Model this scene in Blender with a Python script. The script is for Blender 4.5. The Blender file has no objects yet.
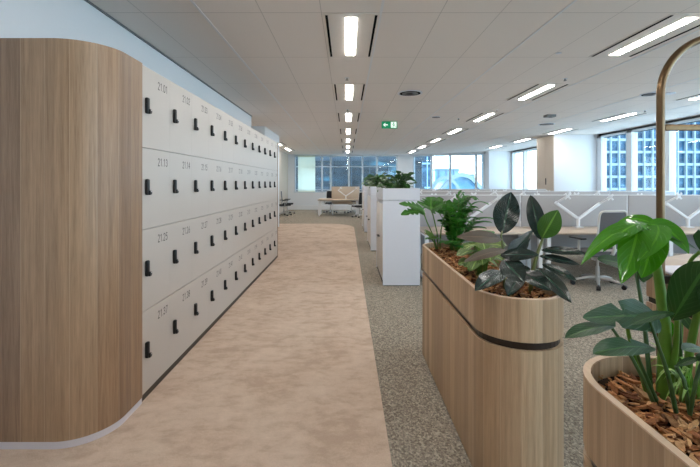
import bpy, bmesh, math, random
from mathutils import Vector, Matrix
R = random.Random(7)
S = 1.07                      # survey units -> metres, applied to every mesh at the end
EYE = 1.35
PI = math.pi
sc = bpy.context.scene
COL = sc.collection
V = Vector

# ------------------------------------------------------------------ mesh builder
class MB:
    def __init__(s): s.v = []; s.f = []; s.uv = []; s.sm = []
    def add(s, vs, fs, uvs=None, smooth=False):
        o = len(s.v); s.v += [tuple(p) for p in vs]
        for i, f in enumerate(fs):
            s.f.append([o + k for k in f]); s.sm.append(smooth)
            s.uv.append(uvs[i] if uvs else [(0, 0)] * len(f))
        return s
    def quad(s, a, b, c, d): return s.add([a, b, c, d], [[0, 1, 2, 3]], [[(0, 0), (1, 0), (1, 1), (0, 1)]])
    def box(s, x0, x1, y0, y1, z0, z1, bev=0, seg=2, M=None):
        bm = bmesh.new()
        bmesh.ops.create_cube(bm, size=1)
        for v in bm.verts:
            v.co = V(((x0 + x1) / 2 + v.co.x * (x1 - x0), (y0 + y1) / 2 + v.co.y * (y1 - y0), (z0 + z1) / 2 + v.co.z * (z1 - z0)))
        if bev: bmesh.ops.bevel(bm, geom=bm.edges[:], offset=bev, segments=seg, affect='EDGES', profile=.5)
        if M is not None: bm.transform(M)
        s.bm(bm, bev > 0); return s
    def bm(s, bm, smooth=False):
        bm.verts.index_update(); fs = []; uvs = []
        for f in bm.faces:
            fs.append([v.index for v in f.verts]); n = f.normal
            f.normal_update(); n = f.normal
            if abs(n.z) > .7: uvs.append([(v.co.x, v.co.y) for v in f.verts])
            elif abs(n.x) > abs(n.y): uvs.append([(v.co.y, v.co.z) for v in f.verts])
            else: uvs.append([(v.co.x, v.co.z) for v in f.verts])
        s.add([v.co.copy() for v in bm.verts], fs, uvs, smooth); bm.free()
    def tube(s, pts, r, n=10, cap=True):
        pts = [V(p) for p in pts]; k = len(pts)
        rs = r if isinstance(r, (list, tuple)) else [r] * k
        t0 = (pts[1] - pts[0]).normalized()
        ref = V((0, 0, 1)) if abs(t0.z) < .9 else V((1, 0, 0))
        nrm = t0.cross(ref).normalized(); vs = []; L = 0; Ls = []
        for i in range(k):
            if i == 0: t = t0
            elif i == k - 1: t = (pts[i] - pts[i - 1]).normalized()
            else: t = ((pts[i + 1] - pts[i]).normalized() + (pts[i] - pts[i - 1]).normalized()).normalized()
            if i: L += (pts[i] - pts[i - 1]).length
            Ls.append(L)
            nrm = (nrm - t * nrm.dot(t)).normalized(); b = t.cross(nrm)
            for j in range(n):
                a = 2 * PI * j / n; vs.append(pts[i] + (nrm * math.cos(a) + b * math.sin(a)) * rs[i])
        fs = []; uvs = []
        for i in range(k - 1):
            for j in range(n):
                j2 = (j + 1) % n
                fs.append([i * n + j, i * n + j2, (i + 1) * n + j2, (i + 1) * n + j])
                uvs.append([(j / n, Ls[i]), ((j + 1) / n, Ls[i]), ((j + 1) / n, Ls[i + 1]), (j / n, Ls[i + 1])])
        s.add(vs, fs, uvs, True)
        if cap:
            s.add(vs[:n], [list(range(n))[::-1]]); s.add(vs[-n:], [list(range(n))])
        return s
    def cyl(s, a, b, r, n=16, r2=None):
        return s.tube([a, b], [r, r if r2 is None else r2], n)
    def wall(s, pts, z0, z1, closed=True, flip=False):
        n = len(pts); L = 0; vs = []; fs = []; uvs = []
        for i in range(n if closed else n - 1):
            a = pts[i]; b = pts[(i + 1) % n]; d = math.dist(a, b); o = len(vs)
            vs += [(a[0], a[1], z0), (b[0], b[1], z0), (b[0], b[1], z1), (a[0], a[1], z1)]
            f = [o, o + 1, o + 2, o + 3]; u = [(L, z0), (L + d, z0), (L + d, z1), (L, z1)]
            if flip: f = f[::-1]; u = u[::-1]
            fs.append(f); uvs.append(u); L += d
        return s.add(vs, fs, uvs)
    def cap(s, pts, z, up=True):
        f = list(range(len(pts)))
        if not up: f = f[::-1]
        return s.add([(p[0], p[1], z) for p in pts], [f], [[(pts[i][0], pts[i][1]) for i in f]])
    def prism(s, pts, z0, z1): return s.wall(pts, z0, z1).cap(pts, z1).cap(pts, z0, False)
    def ringcap(s, po, pi_, z, up=True):
        n = len(po)
        for i in range(n):
            j = (i + 1) % n
            q = [(po[i][0], po[i][1], z), (po[j][0], po[j][1], z), (pi_[j][0], pi_[j][1], z), (pi_[i][0], pi_[i][1], z)]
            if not up: q = q[::-1]
            s.add(q, [[0, 1, 2, 3]], [[(p[0], p[1]) for p in q]])
        return s
    def build(s, name, mat, parent=None, loc=(0, 0, 0), merge=False):
        me = bpy.data.meshes.new(name); me.from_pydata(s.v, [], s.f)
        uvl = me.uv_layers.new(name='UVMap'); i = 0
        for u in s.uv:
            for c in u: uvl.data[i].uv = c; i += 1
        me.polygons.foreach_set('use_smooth', s.sm)
        if mat: me.materials.append(mat)
        me.validate(); me.update()
        if merge:
            bm = bmesh.new(); bm.from_mesh(me); bmesh.ops.remove_doubles(bm, verts=bm.verts, dist=1e-5)
            bm.to_mesh(me); bm.free()
        o = bpy.data.objects.new(name, me); COL.objects.link(o); o.location = loc
        if parent: o.parent = parent
        return o

def tag(o, label=None, cat=None, group=None, kind=None):
    if label: o['label'] = label
    if cat: o['category'] = cat
    if group: o['group'] = group
    if kind: o['kind'] = kind
    return o
def empty(name, loc, label, cat, group=None, rz=0):
    o = bpy.data.objects.new(name, None); COL.objects.link(o); o.location = loc; o.rotation_euler.z = rz
    o.empty_display_size = .1
    return tag(o, label, cat, group)
def kids(o): return [c for c in bpy.data.objects if c.parent == o]
def dup(o, parent=None, **kw):
    c = o.copy(); COL.objects.link(c); c.parent = parent
    for ch in kids(o): dup(ch, c)
    if 'loc' in kw: c.location = kw['loc']
    if 'rz' in kw: c.rotation_euler.z = kw['rz']
    if 'label' in kw: c['label'] = kw['label']
    return c
def struct(o): return tag(o, kind='structure')

# ------------------------------------------------------------------ materials
def srgb(r, g, b):
    f = lambda c: (c / 255 / 12.92) if c / 255 <= .04045 else ((c / 255 + .055) / 1.055) ** 2.4
    return (f(r), f(g), f(b), 1)
class N:
    def __init__(s, name):
        s.m = bpy.data.materials.new(name); s.m.use_nodes = True; s.t = s.m.node_tree
        s.b = s.t.nodes['Principled BSDF']; s.out = s.t.nodes['Material Output']
    def n(s, typ, **k):
        x = s.t.nodes.new('ShaderNode' + typ)
        for a, b in k.items(): setattr(x, a, b)
        return x
    def l(s, a, b): s.t.links.new(a, b)
    def put(s, sock, val):
        if hasattr(val, 'links') or hasattr(val, 'is_linked'): s.l(val, sock)
        else: sock.default_value = val
    def math(s, op, a, b=None, c=None):
        x = s.n('Math', operation=op); s.put(x.inputs[0], a)
        if b is not None: s.put(x.inputs[1], b)
        if c is not None: s.put(x.inputs[2], c)
        return x.outputs[0]
    def obj(s, scale=(1, 1, 1)):
        tc = s.n('TexCoord'); mp = s.n('Mapping'); s.l(tc.outputs['Object'], mp.inputs[0])
        mp.inputs['Scale'].default_value = [k / S for k in scale]; return mp.outputs[0]
    def uv(s, scale=(1, 1, 1)):
        tc = s.n('TexCoord'); mp = s.n('Mapping'); s.l(tc.outputs['UV'], mp.inputs[0])
        mp.inputs['Scale'].default_value = scale; return mp.outputs[0]
    def noise(s, vec, scale, detail=3, rough=.5, dist=0):
        x = s.n('TexNoise'); s.l(vec, x.inputs['Vector']); x.inputs['Scale'].default_value = scale
        x.inputs['Detail'].default_value = detail; x.inputs['Roughness'].default_value = rough; x.inputs['Distortion'].default_value = dist
        return x.outputs['Fac']
    def ramp(s, fac, stops, interp='LINEAR'):
        x = s.n('ValToRGB'); s.l(fac, x.inputs[0]); e = x.color_ramp.elements; x.color_ramp.interpolation = interp
        while len(e) < len(stops): e.new(.5)
        for k, (p, c) in enumerate(stops): e[k].position = p; e[k].color = c
        return x.outputs[0]
    def mix(s, fac, a, b, blend='MIX'):
        x = s.n('Mix', data_type='RGBA', blend_type=blend); s.put(x.inputs[0], fac); s.put(x.inputs[6], a); s.put(x.inputs[7], b)
        return x.outputs[2]
    def bump(s, h, strength=.3, dist=.01):
        x = s.n('Bump'); s.l(h, x.inputs['Height']); x.inputs['Strength'].default_value = strength
        x.inputs['Distance'].default_value = dist; s.l(x.outputs[0], s.b.inputs['Normal'])
    def set(s, color=None, rough=None, metal=None, spec=None):
        if color is not None: s.put(s.b.inputs['Base Color'], color)
        if rough is not None: s.put(s.b.inputs['Roughness'], rough)
        if metal is not None: s.b.inputs['Metallic'].default_value = metal
        if spec is not None: s.b.inputs['Specular IOR Level'].default_value = spec
        return s
def plain(name, c, rough=.5, metal=0, spec=.5, nz=.06, scale=30):
    m = N(name); f = m.noise(m.obj(), scale, 2)
    d = tuple(x * (1 - nz) for x in c[:3]) + (1,)
    m.set(m.mix(f, c, d), rough, metal, spec); return m.m

def wood(name, cols, pw, grain_dark=.75, rough=.5, spec=.35):
    m = N(name); tc = m.n('TexCoord'); sp = m.n('SeparateXYZ'); m.l(tc.outputs['UV'], sp.inputs[0])
    u, v = sp.outputs[0], sp.outputs[1]
    q = m.math('DIVIDE', u, pw); idx = m.math('FLOOR', q); fr = m.math('FRACT', q)
    wn = m.n('TexWhiteNoise', noise_dimensions='1D'); m.l(idx, wn.inputs['W'])
    k = len(cols); base = m.ramp(wn.outputs['Value'], [(i / k, c) for i, c in enumerate(cols)], 'CONSTANT')
    off = m.math('MULTIPLY', wn.outputs['Value'], 37.0)
    cv = m.n('CombineXYZ'); m.l(m.math('MULTIPLY', u, 55.0), cv.inputs[0]); m.l(m.math('ADD', m.math('MULTIPLY', v, 1.4), off), cv.inputs[1]); m.l(off, cv.inputs[2])
    g1 = m.noise(cv.outputs[0], 1.0, 5, .6, .6)
    cv2 = m.n('CombineXYZ'); m.l(m.math('MULTIPLY', u, 260.0), cv2.inputs[0]); m.l(m.math('ADD', m.math('MULTIPLY', v, 9.0), off), cv2.inputs[1])
    g2 = m.noise(cv2.outputs[0], 1.0, 3, .6)
    gg = m.math('ADD', m.math('MULTIPLY', g1, .65), m.math('MULTIPLY', g2, .35))
    fac = m.ramp(gg, [(.35, (grain_dark, grain_dark * .97, grain_dark * .93, 1)), (.62, (1.08, 1.08, 1.08, 1))])
    c = m.mix(1.0, base, fac, 'MULTIPLY')
    edge = m.math('LESS_THAN', fr, .018)
    c = m.mix(m.math('MULTIPLY', edge, .4), c, srgb(215, 195, 170))
    m.set(c, rough, 0, spec); m.bump(g2, .08, .002); return m.m

W_DARK = wood('walnut_toned_oak', [srgb(152, 122, 96), srgb(168, 138, 110), srgb(142, 114, 91), srgb(172, 143, 115), srgb(158, 128, 101), srgb(150, 124, 102)], .12, .66, .38, .5)
W_PLANT = wood('pale_oak', [srgb(176, 147, 116), srgb(190, 161, 129), srgb(165, 137, 108), srgb(196, 168, 136), srgb(182, 153, 122)], .085, .76, .45, .4)
W_DESK = wood('desk_oak', [srgb(188, 172, 156), srgb(192, 176, 160)], 3.0, .93, .45)

WHITE = plain('white_paint', srgb(226, 228, 232), .6, 0, .3, .02)
WHITE_LAM = plain('white_laminate', srgb(220, 222, 230), .35, 0, .5, .02)
CREAM = plain('cream_laminate', srgb(216, 212, 208), .4, 0, .5, .02)
LOCKER = plain('locker_laminate', srgb(188, 180, 173), .38, 0, .5, .02)
BEIGE_WALL = plain('beige_paint', srgb(205, 192, 178), .6, 0, .3, .02)
BLACK = plain('black_plastic', srgb(16, 16, 18), .4)
HOUSING = plain('tile_white', srgb(232, 225, 218), .75, 0, .2)
SLOT = plain('slot_black', srgb(8, 8, 8), .95, 0, .1)
DARK = plain('dark_recess', srgb(30, 26, 24), .7)
BRONZEBAND = plain('bronze_band', srgb(60, 50, 44), .35, .6)
ALU = plain('brushed_aluminium', srgb(222, 222, 232), .4, .3)
WHITE_MET = plain('white_powdercoat', srgb(228, 228, 230), .35)
SILVER = plain('silver_base', srgb(190, 188, 186), .3, .5)
GREYMESH = plain('grey_mesh_fabric', srgb(100, 98, 100), .85, 0, .2, .2, 200)
BLKMESH = plain('black_mesh_fabric', srgb(45, 45, 48), .85, 0, .2, .2, 200)
FABRIC = plain('grey_felt', srgb(178, 174, 174), .95, 0, .1, .12, 160)
FABRIC_B = plain('beige_felt', srgb(196, 180, 162), .95, 0, .1, .1, 160)
FRAMEC = plain('window_frame_white', srgb(208, 218, 226), .4)
m = N('roller_blind'); m.set(srgb(250, 248, 232), .8); tl = m.n('BsdfTranslucent'); tl.inputs[0].default_value = srgb(252, 250, 236); ms = m.n('MixShader'); ms.inputs[0].default_value = .8
m.l(m.b.outputs[0], ms.inputs[1]); m.l(tl.outputs[0], ms.inputs[2]); m.l(ms.outputs[0], m.out.inputs[0]); BLIND = m.m
GRILLE = plain('grey_grille', srgb(120, 120, 120), .5)
SOIL = plain('dark_soil', srgb(52, 38, 30), .95, 0, .1, .5, 60)
INK = plain('dark_lettering', srgb(40, 38, 38), .6)
m = N('brass'); m.set(srgb(150, 124, 92), .30, 1.0); m.l(m.mix(m.noise(m.obj((1, 1, .2)), 40, 3), srgb(128, 104, 78), srgb(104, 84, 64)), m.b.inputs['Base Color']); BRASS = m.m

def em(name, c, st):
    m = N(name); m.set(c, .5); m.b.inputs['Emission Color'].default_value = c; m.b.inputs['Emission Strength'].default_value = st; return m.m
LAMP = em('lamp_diffuser', (1, .955, .90, 1), 35)
GREEN = em('exit_green', srgb(0, 130, 84), .35)
EXITW = em('exit_white', srgb(235, 250, 240), .5)

# carpets
m = N('beige_carpet'); o = m.obj()
n1 = m.noise(o, 2.6, 5, .62, .4); n2 = m.noise(m.obj((1, 1.6, 1)), 9, 4, .6); n3 = m.noise(o, 300, 2, .6)
f = m.math('ADD', m.math('MULTIPLY', n1, .55), m.math('MULTIPLY', n2, .45))
c = m.ramp(f, [(.40, srgb(192, 169, 150)), (.5, srgb(208, 186, 167)), (.62, srgb(218, 198, 180))])
c = m.mix(.55, c, m.ramp(n3, [(.3, (.62, .62, .62, 1)), (.7, (1.15, 1.15, 1.15, 1))]), 'MULTIPLY')
m.set(c, .95, 0, .08); m.bump(n3, .4, .004); CARPET_B = m.m
m = N('grey_loop_carpet'); 
vo = m.n('TexVoronoi'); m.l(m.obj((1, .75, 1)), vo.inputs['Vector']); vo.inputs['Scale'].default_value = 120
wn = m.n('Separate' + 'Color'); m.l(vo.outputs['Color'], wn.inputs[0])
n1 = m.noise(m.obj((.7, 1.6, 1)), 60, 3, .7); n2 = m.noise(m.obj(), 3, 3)
f = m.math('ADD', m.math('MULTIPLY', wn.outputs[0], .55), m.math('MULTIPLY', n1, .45))
c = m.ramp(f, [(.2, srgb(108, 99, 88)), (.42, srgb(142, 132, 119)), (.6, srgb(163, 153, 138)), (.85, srgb(204, 193, 174))])
c = m.mix(m.math('MULTIPLY', n2, .35), c, srgb(130, 124, 118))
m.set(c, .95, 0, .08); m.bump(vo.outputs['Distance'], .6, .006); CARPET_G = m.m

# ceiling tile material
m = N('ceiling_tile'); tc = m.n('TexCoord'); sp = m.n('SeparateXYZ'); m.l(tc.outputs['Object'], sp.inputs[0])
def line(coord, off, pitch, w):
    q = m.math('DIVIDE', m.math('ADD', m.math('DIVIDE', coord, S), -off), pitch)
    fr = m.math('FRACT', q); d = m.math('MINIMUM', fr, m.math('SUBTRACT', 1.0, fr))
    return m.math('LESS_THAN', d, w / pitch)
lx = line(sp.outputs[0], -.2183, .5083, .0035); ly = line(sp.outputs[1], 3.405, 1.206, .0045)
spk = m.noise(m.obj(), 220, 2)
c = m.mix(spk, srgb(238, 230, 224), srgb(230, 222, 216))
c = m.mix(m.math('MULTIPLY', m.math('MAXIMUM', lx, ly), .42), c, srgb(140, 134, 128))
m.set(c, .75, 0, .25); CEIL = m.m

# glass pane
m = N('window_glass'); tr = m.n('BsdfTransparent'); tr.inputs[0].default_value = (.86, .95, .98, 1)
gl = m.n('BsdfGlossy'); gl.inputs['Roughness'].default_value = .02; lw = m.n('LayerWeight'); lw.inputs[0].default_value = .5
ms = m.n('MixShader'); m.l(m.math('MULTIPLY_ADD', m.math('POWER', lw.outputs['Facing'], 5.0), .8, .03), ms.inputs[0]); m.l(tr.outputs[0], ms.inputs[1]); m.l(gl.outputs[0], ms.inputs[2]); m.l(ms.outputs[0], m.out.inputs[0]); GLASS = m.m

def leafmat(name, top, vein, back, rough=.3, nv=9, vw=.35, trans=.25, slant=.35, edgec=None, sv=.3):
    m = N(name); tc = m.n('TexCoord'); sp = m.n('SeparateXYZ'); m.l(tc.outputs['UV'], sp.inputs[0])
    u = m.math('ABSOLUTE', m.math('SUBTRACT', m.math('MULTIPLY', sp.outputs[0], 2.0), 1.0)); v = sp.outputs[1]
    st = m.math('FRACT', m.math('MULTIPLY', m.math('SUBTRACT', v, m.math('MULTIPLY', u, slant)), float(nv)))
    d = m.math('ABSOLUTE', m.math('SUBTRACT', st, .5))
    vf = m.ramp(d, [(0, (1, 1, 1, 1)), (vw, (0, 0, 0, 1))])
    mid = m.math('LESS_THAN', u, .085)
    f = m.math('MULTIPLY', m.math('MAXIMUM', m.math('MULTIPLY', vf, sv), mid), 1.0)
    nz = m.noise(m.obj(), 18, 3)
    c = m.mix(f, m.mix(nz, top, tuple(x * .7 for x in top[:3]) + (1,)), vein)
    if edgec: c = m.mix(m.math('GREATER_THAN', u, .9), c, edgec)
    ge = m.n('NewGeometry'); c = m.mix(ge.outputs['Backfacing'], c, back)
    m.set(c, rough, 0, .5)
    m.bump(vf, .4, .003)
    tl = m.n('BsdfTranslucent'); m.l(m.mix(1.0, c, (1.3, 1.5, .7, 1), 'MULTIPLY'), tl.inputs[0])
    ms = m.n('MixShader'); ms.inputs[0].default_value = trans
    m.l(m.b.outputs[0], ms.inputs[1]); m.l(tl.outputs[0], ms.inputs[2]); m.l(ms.outputs[0], m.out.inputs[0]); return m.m
L_RUB = leafmat('rubber_leaf', srgb(14, 36, 32), srgb(44, 72, 58), srgb(90, 72, 58), .2, 14, .25, .04)
L_RUBG = leafmat('young_rubber_leaf', srgb(58, 100, 36), srgb(110, 150, 70), srgb(92, 120, 62), .3, 14, .2, .25)
L_MON = leafmat('monstera_leaf', srgb(38, 74, 34), srgb(62, 100, 50), srgb(74, 106, 52), .42, 8, .12, .2)
L_MED = leafmat('medium_monstera_leaf', srgb(58, 116, 36), srgb(86, 146, 54), srgb(84, 126, 56), .28, 8, .12, .25)
L_MONB = leafmat('bright_monstera_leaf', srgb(66, 136, 20), srgb(92, 158, 38), srgb(84, 136, 36), .13, 7, .10, .22)  # sunlit brightness of the hanging leaf is put into this green
L_PALM = leafmat('palm_leaf', srgb(44, 112, 34), srgb(76, 146, 50), srgb(60, 122, 40), .4, 3, .1, .3)
L_ZZ = leafmat('shelf_plant_leaf', srgb(42, 86, 32), srgb(96, 144, 66), srgb(60, 96, 52), .35, 6, .12, .2)
L_CAL = leafmat('striped_leaf', srgb(34, 74, 26), srgb(176, 202, 118), srgb(110, 140, 80), .35, 9, .38, .25, .5, sv=.9)
L_GRASS = leafmat('grassy_leaf', srgb(110, 160, 70), srgb(205, 220, 150), srgb(120, 165, 80), .4, 1, .5, .3)
STEM = plain('green_stem', srgb(92, 134, 42), .4, 0, .5, .3, 40)
STEM_D = plain('dark_green_stem', srgb(58, 92, 44), .45, 0, .5, .3, 40)
STEM_R = plain('rubber_stem', srgb(104, 112, 62), .5, 0, .4, .4, 60)
m = N('bark'); ge = m.n('NewGeometry')
c = m.ramp(ge.outputs['Random Per Island'], [(0, srgb(96, 62, 42)), (.25, srgb(158, 104, 68)), (.5, srgb(204, 146, 96)), (.75, srgb(224, 178, 128)), (.92, srgb(110, 66, 44))], 'LINEAR')
g = m.noise(m.obj((1, 1, 1)), 120, 4, .7)
m.set(m.mix(.8, c, m.ramp(g, [(.3, (.5, .45, .42, 1)), (.65, (1.1, 1.1, 1.1, 1))]), 'MULTIPLY'), .85, 0, .2); m.bump(g, .6, .004); BARK = m.m

# ------------------------------------------------------------------ setting
XL, XW, YB = -2.07, 7.63, 20.3
YF = -3.0
HC = 2.8
struct(MB().box(-3.3, 8.0, YF - .2, 21.2, -.12, 0).build('floor', CARPET_G))
path = [(XL, YF), (.215, YF), (.215, 12.1)]
for k in range(1, 13):
    a = k / 12 * PI / 2; path.append((.215 - .9 * (1 - math.cos(a)), 12.1 + 1.15 * math.sin(a)))
path += [(-2.99, 13.25), (-2.99, 8.7), (XL, 8.7)]
struct(MB().prism(path, 0.0, .004).build('floor_walkway', CARPET_B))
struct(MB().box(-3.3, 8.0, YF - .2, 21.2, HC, HC + .1).build('ceiling', CEIL))
# main ceiling runners
n = 0
for X in (-1.7453 + .508, .2882, 1.813, 3.338, 4.863, 6.388):
    n += 1
    struct(MB().box(X - .011, X + .011, YF, 20.2, HC - .004, HC).build('trim_%d' % n, WHITE_MET))
struct(MB().box(-3.1, XL, YF, 8.66, 0, HC).build('wall_left', WHITE))
struct(MB().box(-3.0, XL - .03, 10.2, 12.4, 0, HC).build('wall_left_pier', WHITE))
struct(MB().box(-3.2, -3.0, 8.66, 20.5, 0, HC).build('wall_left_far', BEIGE_WALL))
struct(MB().box(XL - .02, XL + .02, YF, 8.66, HC - .012, HC).build('trim_10', GRILLE))
struct(MB().box(-3.3, 8.0, YF - .2, YF, 0, .5).box(-3.3, 8.0, YF - .2, YF, 2.72, HC).box(-3.3, 3.0, YF - .2, YF, .5, 2.72).box(7.4, 8.0, YF - .2, YF, .5, 2.72).build('wall_front', WHITE))
# back wall round window 1
struct(MB().box(-3.0, 3.34, YB, YB + .2, 0, .86).box(-3.0, -2.69, YB, YB + .2, .86, HC).box(2.59, 3.34, YB, YB + .2, .86, HC)
       .box(-2.69, 2.59, YB, YB + .2, 2.745, HC).build('wall_back', WHITE))
struct(MB().box(-2.98, 3.3, YB - .06, YB, .0, .22).build('baseboard_back', WHITE_MET))
struct(MB().box(6.2, XW, 11.97, 13.05, 0, HC, .006).build('wall_right_column', WHITE))
# beige door-panelled flank of that column
struct(MB().box(6.185, 6.2, 11.975, 12.5, .02, HC - .01).box(6.185, 6.2, 12.506, 13.04, .02, HC - .01).build('wall_right_panel', BEIGE_WALL))
struct(MB().box(6.165, 6.185, 12.42, 12.44, 1.3, 1.5).build('door_handle', BLACK))
struct(MB().box(6.46, XW, 18.2, 19.2, 0, HC).build('wall_right_end_column', WHITE))
struct(MB().box(XW, XW + .25, YF, 20.5, 0, .8).box(XW, XW + .25, YF, 20.5, 2.74, HC).build('wall_right', WHITE))

def window(idx, p0, p1, z0, z1, muls, trans=(), mw=.06, depth=.12, mat=FRAMEC):
    p0 = V((p0[0], p0[1], 0)); p1 = V((p1[0], p1[1], 0)); d = p1 - p0; L = d.length
    M = Matrix.Translation(p0) @ Matrix.Rotation(math.atan2(d.y, d.x), 4, 'Z')
    fr = MB()
    fr.box(0, L, 0, depth, z0, z0 + .06, M=M); fr.box(0, L, 0, depth, z1 - .05, z1, M=M)
    fr.box(0, mw, 0, depth, z0, z1, M=M); fr.box(L - mw, L, 0, depth, z0, z1, M=M)
    for k in muls: fr.box(k - mw / 2, k + mw / 2, 0, depth, z0, z1, M=M)
    for z in trans: fr.box(0, L, depth * .2, depth * .8, z - .02, z + .02, M=M)
    w = struct(fr.build('window_%d' % idx, mat))
    MB().box(.01, L - .01, depth * .45, depth * .5, z0 + .01, z1 - .01, M=M).build('window_pane', GLASS, w)
    return w
def x20(px): return (px - 347) / 400 * YB
window(1, (-2.69, YB), (2.59, YB), .86, 2.745, [x20(p) + 2.69 for p in (322, 330.7, 349, 362.5, 377)], (2.18, 1.0), .085)
sw0, sw1 = V((3.36, 20.5)), V((6.5, 18.75)); swl = (sw1 - sw0).length
struct(MB().box(0, swl, 0, .2, 0, .8, M=Matrix.Translation((sw0.x, sw0.y, 0)) @ Matrix.Rotation(math.atan2(-2, 3.08), 4, 'Z'))
       .box(0, swl, 0, .2, 2.74, HC, M=Matrix.Translation((sw0.x, sw0.y, 0)) @ Matrix.Rotation(math.atan2(-2, 3.08), 4, 'Z')).build('wall_back_angled', WHITE))
struct(MB().box(3.2, 3.33, YB + .03, 20.9, 0, HC).build('wall_back_return', WHITE))
window(2, sw0, sw1, .8, 2.745, [.98, 1.92, 3.15], (), .09)
# right hand glazing: posts every 1.25 m
window(3, (XW, 11.95), (XW, YF), .8, 2.74, [11.95 - 10.6 + 1.23 * k for k in range(0, 11)], (), .2, -.16)
window(4, (XW, 18.2), (XW, 13.05), .8, 2.74, [1.25, 2.5, 3.75], (), .14, -.16)
b = MB().box(XW - .09, XW + .0, YF, 11.96, 2.68, HC - .001).build('window_blind_box', BLACK); tag(b, 'long black blind box along the top of the right-hand windows', 'blind box')
b = MB().box(XW - .09, XW + .0, 13.06, 18.19, 2.68, HC - .001).build('window_blind_box', BLACK); tag(b, 'short black blind box over the far side window between two columns', 'blind box')
b = MB().box(x20(298), x20(315.3), YB - .03, YB - .022, .90, 2.72).box(x20(298), x20(315.3), YB - .05, YB - .015, 2.68, 2.74).build('roller_blind', BLIND)
tag(b, 'pale cream roller blind drawn down over one pane of the far window', 'blind')

window(5, (3.0, YF), (7.4, YF), .5, 2.72, [1.1 * k for k in range(1, 4)], (), .1, -.12)  # unseen window added behind the camera to bring daylight onto ceiling and planters
# ------------------------------------------------------------------ city outside
def facade_mat(name, a, b, c, sc_):
    m = N(name); n1 = m.noise(m.obj(sc_), 1, 3, .6)
    m.set(m.ramp(n1, [(.35, a), (.55, b), (.72, c)]), .25, 0, .35); return m.m
F_DARK = facade_mat('dark_glass_facade', srgb(8, 18, 26), srgb(16, 34, 46), srgb(56, 100, 116), (.25, .25, .9))  # lighter noise streaks paint bluish reflections into the glass colour
F_BLUE = facade_mat('blue_glass_facade', srgb(24, 52, 74), srgb(40, 78, 104), srgb(84, 124, 146), (.3, .3, .5))
F_HAZE = facade_mat('hazy_facade', srgb(140, 172, 186), srgb(152, 182, 194), srgb(164, 190, 200), (.1, .1, .3))  # distance haze is put into this pale colour
F_MID = facade_mat('curved_glass', srgb(80, 128, 160), srgb(100, 148, 176), srgb(126, 170, 190), (.3, .3, .3))
CONC = plain('pale_concrete', srgb(138, 150, 156), .6)
NAVY = plain('navy_band', srgb(22, 36, 48), .4)
def tower(label, x0, x1, y0, y1, z0, z1, glass, floors, fin, finw, bandc, finc, bandh=.5, bandd=.25):
    t = empty('office_tower', ((x0 + x1) / 2, (y0 + y1) / 2, z0), label, 'building')
    o = V((-(x0 + x1) / 2, -(y0 + y1) / 2, -z0))
    def bl(mb, name, mat):
        ob = mb.build(name, mat, t); ob.data.transform(Matrix.Translation(o)); return ob
    bl(MB().box(x0, x1, y0, y1, z0, z1), 'glass_wall', glass)
    z = z0 + floors
    while z < z1:
        bl(MB().box(x0 - bandd, x1 + bandd, y0 - bandd, y1 + bandd, z, z + bandh), 'floor_band', bandc); z += floors
    x = x0 + fin / 2; k = 0
    while x < x1 and k < 60:
        bl(MB().box(x - finw / 2, x + finw / 2, y0 - bandd * 1.6, y0, z0, z1), 'facade_fin', finc); x += fin; k += 1
    return t
tower('dark blue glass office tower filling the far left window', -16, 9, 48, 60, -14, 24, F_DARK, 3.6, 2.2, .12, NAVY, NAVY, .5)
tower('blue glass tower with pale grid of slabs and fins outside right windows', 60, 130, 96, 116, -24, 60, F_BLUE, 2.95, 2.0, .32, CONC, CONC, .6, .4)
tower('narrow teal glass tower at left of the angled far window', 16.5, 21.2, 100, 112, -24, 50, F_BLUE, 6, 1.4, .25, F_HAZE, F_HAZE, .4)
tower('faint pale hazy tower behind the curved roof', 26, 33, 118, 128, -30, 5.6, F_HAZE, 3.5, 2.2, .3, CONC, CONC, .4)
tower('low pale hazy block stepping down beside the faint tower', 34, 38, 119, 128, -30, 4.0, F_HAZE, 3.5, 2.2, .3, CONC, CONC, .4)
# curved roof hall
t = empty('curved_roof_hall', (29.6, 104, -24), 'distant hall with a curved blue roof and pale arched rib', 'building')
mb = MB(); arc = [(22 * math.cos(PI * k / 32), 0, -7 + 31.6 * math.sin(PI * k / 32) - .0) for k in range(33)]
def arch(mb, rx, rz, y0, y1, th, cx=34, cz=-24):
    n = 40; pts = [((rx) * math.cos(PI * k / n) , rz * math.sin(PI * k / n)) for k in range(n + 1)]
    ins = [((rx - th) * math.cos(PI * k / n), (rz - th) * math.sin(PI * k / n)) for k in range(n + 1)]
    for i in range(n):
        a, b, c, d = pts[i], pts[i + 1], ins[i + 1], ins[i]
        vs = [(p[0], yy, p[1]) for yy in (y0, y1) for p in (a, b, c, d)]
        mb.add(vs, [[0, 1, 5, 4], [3, 2, 1, 0], [4, 5, 6, 7], [2, 3, 7, 6]], smooth=False)
    return mb
mb = arch(MB(), 10.2, 27.4, 0, 30, 1); mb.build('roof', F_MID, t)
mb = MB(); n = 40
mb.add([(10.1 * math.cos(PI * k / n), .3, 27.3 * math.sin(PI * k / n)) for k in range(n + 1)], [list(range(n + 1))]); mb.build('glass_end', F_MID, t)
arch(MB(), 10.5, 28, -1.2, -.2, 1.1).build('roof_rib', CONC, t)
arch(MB(), 8.0, 27.2, -1.6, -1.2, .9).build('roof_rib', CONC, t).location.x = -4.4
struct(MB().box(-120, 220, 21.5, 260, -40, -39).build('ground', plain('city_ground', srgb(120, 130, 134), .9)))

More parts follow.
